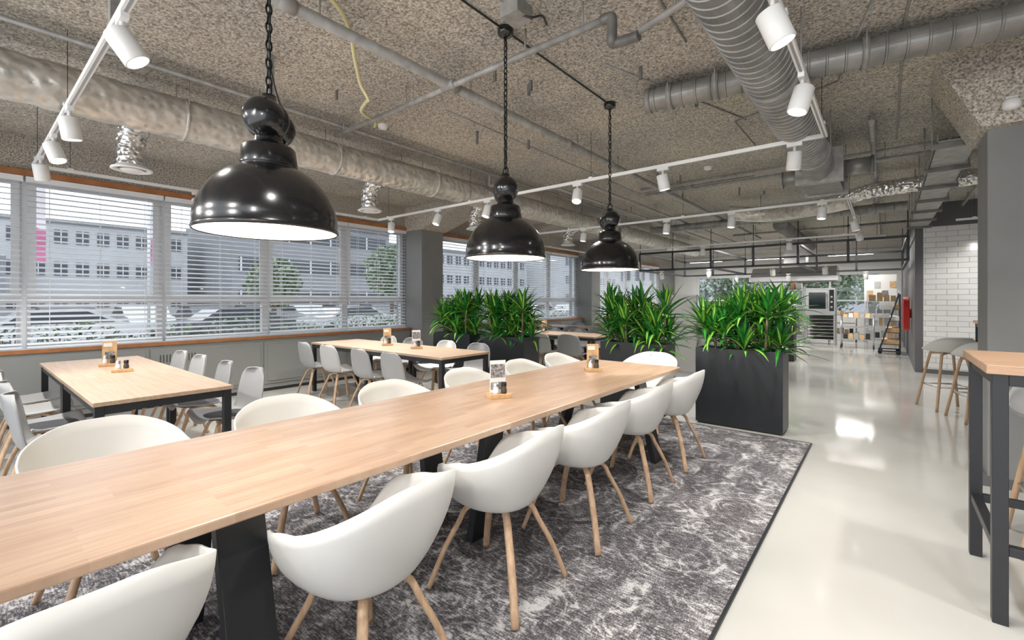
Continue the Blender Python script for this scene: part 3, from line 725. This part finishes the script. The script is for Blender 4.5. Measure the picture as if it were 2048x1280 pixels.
b.tube([(-2.0, -2.1, 3.235), (-2.0, 3.9, 3.235)], .007, 'cable_black', 6)
b.box(-1.86, -1.72, 2.15, 2.30, 3.16, 3.25, 'galv'); b.tube(cr([(-1.79, 2.2, 3.2), (-1.7, 2.25, 3.15), (-1.68, 2.35, 3.2), (-1.75, 2.5, 3.24)], 5), .007, 'cable_black', 6)
for pts in ([(.0, 3.3), (-.3, 4.7), (-1.2, 5.1), (-1.2, 6.1)], [(-1.0, 1.2), (-1.1, 3.3)], [(.2, 2.2), (.1, 4.0), (.1, 6.8)], [(-1.7, 3.2), (-1.1, 5.1)], [(-5.6, .6), (-5.6, 2.3)], [(-3.3, 3.0), (-3.3, 7.5), (-1.5, 7.5)]):
    b.tube([(x, y, 3.243) for x, y in pts], .009, 'galv', 6)
b.obj('ceiling_conduit')
b = MB()
rr = random.Random(4)
for i in range(34):
    x = rr.uniform(-6.8, .3); y = rr.uniform(.8, 9)
    if abs(x+4.55) < .35 or abs(x+.565) < .25: continue
    b.box(x-.012, x+.012, y-.008, y+.008, CZ-rr.uniform(.06, .14), CZ, 'galv_dark')
b.obj('ceiling_hanger')
b = MB(); b.tube(cr([(-2.4, .9, 3.22), (-2.6, 1.5, 3.19), (-3.0, 1.85, 3.14), (-3.2, 2.02, 3.1), (-3.22, 2.1, 3.02), (-3.33, 2.15, 3.04), (-3.55, 2.25, 3.05), (-3.8, 2.55, 3.12), (-4.1, 2.75, 3.2), (-4.15, 2.8, CZ)], 6), .014, 'cable', 8); b.obj('yellow_hose')
for x, y in ((-4.1, 2.85), (-1.9, 6.6)):
    b = MB(); b.lathe([(.05, CZ), (.052, CZ-.02), (.04, CZ-.045), (.001, CZ-.05)], (x, y, 0), 'track_white', 20); b.obj('smoke_detector')
b = MB(); TY = 5.52; TE = 11.75
b.box(.36, .64, TY, TE, 2.80, 2.806, 'galv'); b.box(.36, .365, TY, TE, 2.80, 2.87, 'galv'); b.box(.635, .64, TY, TE, 2.80, 2.87, 'galv')
for i in range(7):
    y = 5.6+i*1.0; b.box(.32, .68, y-.02, y+.02, 2.76, 2.80, 'galv_dark'); b.tube([(.33, y, 2.78), (.33, y, CZ)], .006, 'galv', 6); b.tube([(.67, y, 2.78), (.67, y, CZ)], .006, 'galv', 6)
for i in range(4): b.tube([(.42+.045*i, TY, 2.82), (.42+.045*i, TE, 2.82)], .013, 'cable_black', 6)
b.obj('cable_tray')
b = MB(); b.lathe([(.03, 0), (.05, -.02), (.05, -.06), (.035, -.075), (.001, -.08)], (.70, 4.78, 2.84), 'track_white', 16); b.box(.67, .73, 4.78, 4.85, 2.78, 2.86, 'track_white'); b.obj('motion_sensor')
b = MB()
b.tube(cr([(4.3, 8.2, 2.99), (1.2, 8.3, 2.99), (.2, 8.35, 2.99), (-.2, 8.3, 2.96), (-.5, 8.4, 2.9)], 8), [.105+.006*(-1)**i for i in range(33)], 'foil', 24)
b.tube(cr([(-.4, 8.4, 2.88), (-1.0, 8.6, 2.85), (-1.6, 9.0, 2.9), (-2.2, 8.9, 2.98)], 8), .13, 'insul', 24)
for x, y in ((3, 8.22), (1, 8.3), (-.9, 8.55), (-1.7, 9.0)): b.tube([(x, y, 2.95), (x, y, CZ)], .006, 'galv', 6)
b.obj('flexible_duct')
b, n = spiral_duct((-1.7, 10.9, 2.98), (-1.7, 16.0, 2.98), .13, flanges=(.1, .5, .9)); b.obj(n)
b, n = spiral_duct((-4.2, 10.2, 3.0), (.3, 10.2, 3.0), .08, pitch=.12, flanges=(.1, .5, .9)); b.obj(n)
b = MB()
for x, z in ((-3.4, 3.1), (-3.9, 3.12), (-.1, 3.12), (1.1, 3.15)):
    b.tube([(x, 5.6, z), (x, 16 if x < .4 else 11.7, z)], .025, 'galv', 10); clampers(b, [(x, y, z) for y in (6, 8.5, 11)], .02)
for y, z in ((6.9, 3.15), (7.1, 3.1), (12.6, 3.05)): b.tube([(-3.0, y, z), (3.5 if y < 12 else .4, y, z)], .025, 'galv', 10); clampers(b, [(x, y, z) for x in (-2.5, 0)], .02)
b.obj('service_pipes')

# black steel gantry over the servery
b = MB(); GY0, GY1 = 11.9, 15.5; GX0, GX1 = -5.2, .35; g = .05
for z in (2.2, 2.66):
    for y in (GY0, GY1): b.beam((GX0, y, z), (GX1, y, z), g, g, 'black_metal')
    for x in (GX0, -3.35, -1.5, GX1): b.beam((x, GY0, z), (x, GY1, z), g, g, 'black_metal')
for x in (GX0, -4.3, -3.35, -2.4, -1.5, -.6, GX1):
    for y in (GY0, GY1): b.beam((x, y, 2.2), (x, y, 2.66), g, g, 'black_metal')
    b.tube([(x, GY0, 2.66), (x, GY0, CZ)], .008, 'chain', 6); b.tube([(x, GY1, 2.66), (x, GY1, CZ)], .008, 'chain', 6)
b.obj('black_steel_gantry')
for x in (-4.6, -3.4, -2.0, -1.0): spot(x, GY0+.0, (x, GY0+.9, 0), z=2.176, power=70)
for x in (-3.6, -2.2, -.4): spot(x, GY1, (x, GY1+.9, 0), z=2.176, power=110)
for x, y in ((-5.5, 14.2), (-3.2, 14.2), (-.6, 14.2), (-5.5, 18.8), (-3.4, 18.8), (-.9, 18.8)):  # invented fixtures, added to brighten the dark kitchen end
    e = empty('added_kitchen_fill_lamp', (x, y, 2.9))
    b = MB(); b.prism([(-.09, .0), (.09, .0), (.07, .07), (-.07, .07)], 'x', -.62, .62, 'track_white'); b.box(-.6, .6, -.075, .075, -.006, 0, 'led')
    for s_ in (-.45, .45): b.tube([(s_, 0, .07), (s_, 0, .35)], .006, 'galv', 6)
    b.obj('body', parent=e)
    l = bpy.data.lights.new('tube', 'AREA'); l.shape = 'RECTANGLE'; l.size = 1.15; l.size_y = .14; l.energy = 45; l.color = (1, .98, .95)
    lo = bpy.data.objects.new('added_fill_light', l); COL.objects.link(lo); lo.parent = e; lo.location = (0, 0, -.012)

# ------------------------------------------------------------------ servery / kitchen
b = MB(); b.box(-3.28, -2.80, 9.0, 9.08, 0, 1.5, 'wall_white'); b.obj('white_partition_panel', bevel=.004)
b = MB(); b.box(-3.75, -2.1, 9.2, 9.8, 0, 1.05, 'wall_white'); b.box(-3.8, -2.05, 9.15, 9.85, 1.05, 1.09, 'steel')
for i in range(4): b.box(-3.7+i*.41, -3.34+i*.41, 9.19, 9.2, .1, .95, 'track_white')
b.obj('serving_counter', bevel=.004)
def hood():
    b = MB(); x0, x1, y0, y1 = -3.4, -1.05, 16.2, 17.6
    b.box(x0, x1, y0, y1, 1.98, 2.12, 'steel'); b.prism([(y0, 2.12), (y1, 2.12), (y1-.25, 2.42), (y0+.35, 2.42)], 'x', x0+.05, x1-.05, 'steel')
    b.box(-2.5, -1.9, 16.7, 17.3, 2.42, CZ, 'steel')
    b.box(x0+.1, x1-.1, y0+.1, y1-.1, 1.975, 1.98, 'galv_dark'); return b.obj('extractor_hood', bevel=.004)
hood()
def oven():
    b = MB(); x0, x1, y0, y1 = -1.98, -1.2, 17.3, 18.05
    for x in (x0, x1-.04):
        for y in (y0, y1-.04): b.box(x, x+.04, y, y+.04, 0, .95, 'steel')
    b.box(x0, x1, y0, y1, .92, .97, 'steel'); b.box(x0+.04, x1-.04, y1-.05, y1-.04, .1, .92, 'galv_dark')
    for i in range(7): b.box(x0+.04, x1-.04, y0+.02, y1-.04, .15+i*.105, .16+i*.105, 'steel')
    b.box(x0, x1, y0+.05, y1, .97, 1.78, 'steel')
    b.box(x0+.04, x1-.18, y0+.01, y0+.05, 1.04, 1.72, 'steel'); b.box(x0+.09, x1-.24, y0, y0+.01, 1.12, 1.64, 'glass_dark')
    b.box(x1-.15, x1-.03, y0+.02, y0+.05, 1.05, 1.72, 'black_metal'); b.tube([(x1-.21, y0-.03, 1.15), (x1-.21, y0-.03, 1.6)], .012, 'steel', 8)
    for z in (1.18, 1.34, 1.5): b.tube([(x1-.09, y0, z), (x1-.09, y0+.02, z)], .03, 'steel', 14)
    return b.obj('combi_oven', bevel=.003)
oven()
b = MB(); b.box(-5.2, -2.75, 17.3, 18.0, .86, .9, 'steel'); b.box(-5.2, -2.75, 17.35, 18.0, .2, .24, 'steel')
for x in (-5.15, -4.2, -3.5, -2.82):
    for y in (17.34, 17.94): b.box(x, x+.04, y, y+.04, 0, .86, 'steel')
for x, w, h, k in ((-3.1, .25, .2, 'black_metal'), (-3.6, .3, .4, 'oak_block'), (-4.4, .5, .3, 'steel')): b.box(x, x+w, 17.45, 17.8, .9, .9+h, k)
b.obj('steel_worktable', bevel=.003)
def shelf(x0, x1, y0, y1, h, seed, name='steel_shelving'):
    b = MB(); rr = random.Random(seed)
    for x in (x0, x1-.03):
        for y in (y0, y1-.03): b.box(x, x+.03, y, y+.03, 0, h, 'steel')
    z = .2
    while z < h:
        b.box(x0, x1, y0, y1, z, z+.02, 'steel'); x = x0+.05
        while x < x1-.2:
            w = rr.uniform(.08, .18); b.box(x, x+w, y0+.05, y1-.1, z+.02, z+.02+rr.uniform(.1, .28), rr.choice(['card_tan', 'wall_white', 'black_metal', 'grey_plastic', 'oak_block', 'lgrey_plastic'])); x += w+.03
        z += .38
    b.obj(name)
shelf(-2.7, -2.08, 17.65, 18.1, 1.85, 5); shelf(-3.1, -2.2, 20.3, 20.8, 1.3, 8); shelf(-.45, .35, 18.2, 18.6, 1.7, 12)
def trolley(x, y):
    b = MB(); w, d = .75, .5
    for xx in (x, x+w):
        for yy in (y, y+d): b.tube([(xx, yy, .1), (xx, yy, .95)], .014, 'steel', 8); b.tube([(xx-.015, yy, .05), (xx+.015, yy, .05)], .05, 'tyre', 14)
    for z in (.25, .6, .88): b.box(x, x+w, y, y+d, z, z+.02, 'galv')
    for i in range(5): b.box(x+.05+i*.13, x+.15+i*.13, y+.1, y+.35, .9, .98+.03*(i % 3), ('card_tan', 'white_plastic', 'oak_block', 'grey_plastic', 'card_tan')[i]); b.box(x+.05+i*.13, x+.15+i*.13, y+.1, y+.35, .27, .40+.03*(i % 3), ('black_metal', 'card_tan', 'grey_plastic', 'oak_block', 'black_metal')[i])
    b.obj('kitchen_trolley')
trolley(-1.0, 16.4); trolley(-1.5, 19.0)
def rack(x, y):
    b = MB()
    for yy in (y, y+.8):
        b.beam((x-.42, yy, .06), (x-.02, yy, 1.55), .03, .03, 'black_metal'); b.beam((x, yy, .06), (x, yy, 1.55), .03, .03, 'black_metal'); b.beam((x-.44, yy, .08), (x, yy, .08), .03, .03, 'black_metal')
    for i, z in enumerate((.25, .55, .85, 1.15, 1.45)):
        dx = .42*(1-z/1.6); b.box(x-dx-.03, x, y, y+.8, z, z+.015, 'black_metal')
        b.box(x-dx, x-.02, y+.05, y+.75, z+.015, z+.13, ('card_tan', 'oak_block', 'white_plastic', 'card_tan', 'black_metal')[i])
    for yy in (y+.05, y+.75): b.tube([(x-.4, yy-.01, .05), (x-.4, yy+.02, .05)], .05, 'tyre', 12); b.tube([(x-.03, yy-.01, .05), (x-.03, yy+.02, .05)], .05, 'tyre', 12)
    b.obj('display_rack')
rack(.3, 15.2)
b = MB(); b.box(-.55, .3, 19.6, 19.64, 1.35, 2.25, 'card_white'); b.box(-.55, -.5, 19.6, 19.64, 0, 1.35, 'steel'); b.box(.25, .3, 19.6, 19.64, 0, 1.35, 'steel')
for i in range(4): b.box(-.48+i*.2, -.32+i*.2, 19.59, 19.6, 1.5+(i % 2)*.3, 1.72+(i % 2)*.3, ('card_tan', 'lgrey_plastic', 'card_dark')[i % 3])
for x in (-.55, .25): b.box(x-.02, x+.07, 19.4, 19.84, 0, .04, 'steel')
b.obj('notice_board')
b = MB()
for k in range(5): b.tube([(.40-.02*k, 13.3+.22*math.cos(t), 1.1+.36*math.sin(t)) for t in [2*pi*i/24 for i in range(24)]], .016, 'red', 8, closed=True)
b.tube([(.45, 13.3, 1.1), (.30, 13.3, 1.1)], .1, 'red', 18); b.obj('fire_hose_reel')

# ------------------------------------------------------------------ bar tables and stools
def bar_table(x0, x1, y0, y1, name='bar_table'):
    e = empty(name); b = MB(); b.box(x0, x1, y0, y1, 1.08, 1.12, 'bar_wood'); b.obj('top', bevel=.004, parent=e)
    b = MB(); w = .05
    for x in (x0+.02, x1-.02-w):
        for y in (y0+.02, y1-.02-w): b.box(x, x+w, y, y+w, 0, 1.08, 'black_metal')
        b.box(x+.005, x+w-.005, y0+.07, y1-.07, .30, .34, 'black_metal'); b.box(x+.005, x+w-.005, y0+.07, y1-.07, 1.03, 1.08, 'black_metal')
    for y in (y0+.02, y1-.02-w): b.box(x0+.07, x1-.07, y+.005, y+w-.005, 1.03, 1.08, 'black_metal'); b.box(x0+.07, x1-.07, y+.005, y+w-.005, .30, .34, 'black_metal')
    b.obj('frame', parent=e, bevel=.002)
bar_table(.34, 2.2, 2.83, 3.60)
bar_table(.95, 2.8, 8.3, 9.0)
def stool(k):
    c = MB(); seat = .74
    def fn(u, v):
        ph = 2*pi*u-pi; cc = abs(ph)/pi; cx, cy = math.sin(ph), math.cos(ph)
        H = seat+.03+(.16*sm((cc-.35)/.5)); r0 = .15; r1 = .235
        if v < .5: r = r0*v/.5; z = seat
        else: s_ = (v-.5)/.5; r = r0+(r1-r0)*math.sin(s_*pi/2); z = seat+(H-seat)*s_**1.6
        return (r*cx*1.05, r*cy, z)
    c.grid(fn, 36, 12, k, closeu=True)
    o = c.obj('tmp', solid=.01); me = baked(o); c = MB(); merge_mesh(c, me)
    for sx in (-1, 1):
        for sy in (-1, 1):
            c.tube(cr([(sx*.02, sy*.02, seat-.02), (sx*.1, sy*.1, seat-.03), (sx*.13, sy*.13, seat-.08), (sx*.225, sy*.225, 0)], 5), .016, 'leg_wood', 8)
    rr_ = .178; z = .30
    for a, b_ in (((-1, -1), (1, -1)), ((1, -1), (1, 1)), ((1, 1), (-1, 1)), ((-1, 1), (-1, -1))):
        c.tube([(a[0]*rr_, a[1]*rr_, z), (b_[0]*rr_, b_[1]*rr_, z)], .009, 'steel', 8)
    return c.mesh('bar_stool')
ST = stool('white_plastic'); ST2 = stool('grey_plastic')
inst('bar_stool', ST, (.62, 8.05, 0), .4); inst('bar_stool', ST, (1.15, 7.95, 0), .1); inst('bar_stool', ST, (1.8, 8.0, 0), 0); inst('bar_stool', ST, (.85, 7.45, 0), .3)
inst('bar_stool', ST2, (.80, 3.86, 0), pi); inst('bar_stool', ST2, (1.5, 3.9, 0), pi); inst('bar_stool', ST2, (1.5, 2.5, 0), 0)

# ------------------------------------------------------------------ outside
b = MB(); b.box(-120, WX-.3, -80, 140, -.35, -.3, 'asphalt'); b.box(-60, 60, YE+.2, 140, -.36, -.31, 'asphalt'); b.obj('parking_ground')
def building(x, y0, y1, h, wk, fl, name='office_building', d=12, ww=1.5, band=False):
    b = MB(); b.box(x-d, x, y0, y1, -.3, h, wk); fh = h/fl
    for f in range(fl):
        z0 = f*fh+fh*.35; z1 = f*fh+fh*.78
        if band: b.box(x, x+.05, y0+.5, y1-.5, z0, z1, 'facade_win')
        y = y0+.6
        while y < y1-ww:
            if band: b.box(x+.05, x+.12, y, y+.12, z0, z1, 'frame_white')
            else: b.box(x, x+.05, y, y+ww*.6, z0, z1, 'facade_win'); b.box(x+.05, x+.08, y+ww*.28, y+ww*.33, z0, z1, 'frame_white')
            y += ww
    b.box(x-.1, x+.25, y0, y1, h, h+.25, 'facade2'); b.obj(name)
building(-48, -14, 13, 7.2, 'facade', 3, ww=1.2); building(-44, -40, 2, 4.0, 'facade2', 1, band=True)
building(-42, 14.5, 30, 8.5, 'facade2', 3, band=True, ww=2.0); building(-46, 32, 60, 8.0, 'facade', 3, ww=1.6); building(-40, 62, 120, 12, 'facade', 4, ww=1.8)
b = MB(); b.box(-30, 10, 60, 72, -.3, 10, 'facade')
for f in range(3):
    for i in range(18): b.box(-29+i*2.1, -27.7+i*2.1, 59.9, 60, 1+f*3.1, 2.6+f*3.1, 'facade_win')
b.obj('office_building')
for x, y in ((-22, 1.45), (-22, 4.7)):
    b = MB(); b.tube([(x, y, -.3), (x, y, 6.5)], .05, 'frame_white', 10)
    b.grid(lambda u, v: (x+.05*math.sin(v*7), y+.06+.4*u, 5.6-1.8*v+.05*math.sin(u*5)), 6, 10, 'pale')
    b.grid(lambda u, v: (x+.05*math.sin((v+1)*7), y+.06+.4*u, 3.8-1.1*v+.05*math.sin(u*5)), 6, 8, 'pink')
    b.obj('banner_flag')
def car(k):
    b = MB(); pr = [(-2.1, .35), (-2.15, .7), (-1.9, .92), (-1.2, .98), (-.65, 1.38), (.75, 1.42), (1.55, 1.02), (2.1, .9), (2.15, .45), (2.05, .3), (-2.0, .3)]
    b.prism(pr, 'x', -.85, .85, k)
    b.prism([(-1.05, 1.0), (-.6, 1.33), (.7, 1.36), (1.35, 1.02)], 'x', -.86, .86, 'facade_win')
    for y in (-1.35, 1.35):
        for x in (-.87, .67): b.tube([(x, y, .32), (x+.2, y, .32)], .32, 'tyre', 20)
        for x in (-.88, .86): b.tube([(x, y, .32), (x+.02, y, .32)], .2, 'steel', 14)
    return b.mesh('parked_car')
CW, CD = car('car_w'), car('car_d')
for i in range(9): inst('parked_car', CW if i % 3 else CD, (-19.5, -8+i*4.9, -.3), 0)
for i in range(14): inst('parked_car', CD if i % 3 else CW, (-27.5, -10+i*2.6, -.3), pi/2)
b = MB(); rr = random.Random(9)
for i in range(15000):
    y = rr.uniform(-6, 22); x = -10.6+rr.gauss(0, .35); z = rr.uniform(-.3, .95+.12*math.sin(y*2.1)+.08*math.sin(y*5.3)); s_ = rr.uniform(.03, .07)
    a, c_ = rr.uniform(0, 6.28), rr.uniform(-1, 1); u = Vector((math.cos(a), math.sin(a), c_)).normalized()*s_; w = Vector((-math.sin(a), math.cos(a)*.5, rr.uniform(-1, 1))).normalized()*s_*.6
    p = Vector((x, y, z)); b.add([p-u, p+w, p+u, p-w], [(0, 1, 2, 3)], rr.choice(['hedge', 'hedge', 'hedge2']))
for i in range(300):
    y = rr.uniform(-6, 22); x = -10.6+rr.gauss(0, .2); b.tube([(x, y, -.3), (x+rr.gauss(0, .15), y+rr.gauss(0, .15), .8)], .01, 'twig', 4)
b.obj('hedge')
def tree(x, y, h, r, n, seed):
    rr = random.Random(seed); b = MB(); b.tube([(x, y, -.3), (x, y, h*.6)], .12, 'twig', 8)
    for i in range(10):
        a = rr.uniform(0, 6.28); b.tube([(x, y, h*.4), (x+r*.7*math.cos(a), y+r*.7*math.sin(a), h*rr.uniform(.6, .95))], .04, 'twig', 5)
    for i in range(n):
        v = Vector((rr.gauss(0, 1), rr.gauss(0, 1), rr.gauss(0, 1))).normalized()*rr.random()**.4*r; p = Vector((x, y, h*.75))+v; s_ = rr.uniform(.08, .16)
        u = Vector((rr.gauss(0, 1), rr.gauss(0, 1), rr.gauss(0, 1))).normalized()*s_; w = u.orthogonal().normalized()*s_*.6
        b.add([p-u, p+w, p+u, p-w], [(0, 1, 2, 3)], rr.choice(['hedge', 'hedge2']))
    b.obj('street_tree')
tree(-23.5, 17, 4.2, 1.7, 2500, 1); tree(-23.5, 10, 3, 1.3, 1500, 2); tree(-2.2, 27, 3.6, 2.0, 2500, 3); tree(.5, 31, 3.4, 2, 2500, 4); tree(-7, 29, 3.4, 2, 2000, 5)

# ------------------------------------------------------------------ world, camera
w = bpy.data.worlds.new('overcast_sky'); S.world = w; w.use_nodes = True; nt = w.node_tree
bg = nt.nodes['Background']; tc = nt.nodes.new('ShaderNodeTexCoord'); sp = nt.nodes.new('ShaderNodeSeparateXYZ'); L(nt, tc.outputs['Generated'], sp.inputs[0])
r = ramp(nt, sp.outputs['Z'], [(0, (.89, .92, .96)), (.5, (.84, .88, .95)), (1, (.80, .86, .94))]); L(nt, r.outputs[0], bg.inputs[0]); bg.inputs[1].default_value = 2.2
cam = bpy.data.cameras.new('camera'); co = bpy.data.objects.new('camera', cam); COL.objects.link(co)
co.location = (0, 0, 1.4); co.rotation_euler = (pi/2, 0, math.atan(746/910))
cam.sensor_width = 36; cam.lens = 910/2048*36; cam.shift_y = -40/2048; cam.clip_end = 400; cam.clip_start = .02
S.camera = co
S.view_settings.view_transform = 'Standard'
S.view_settings.exposure = 0.02
S.view_settings.gamma = 1.06
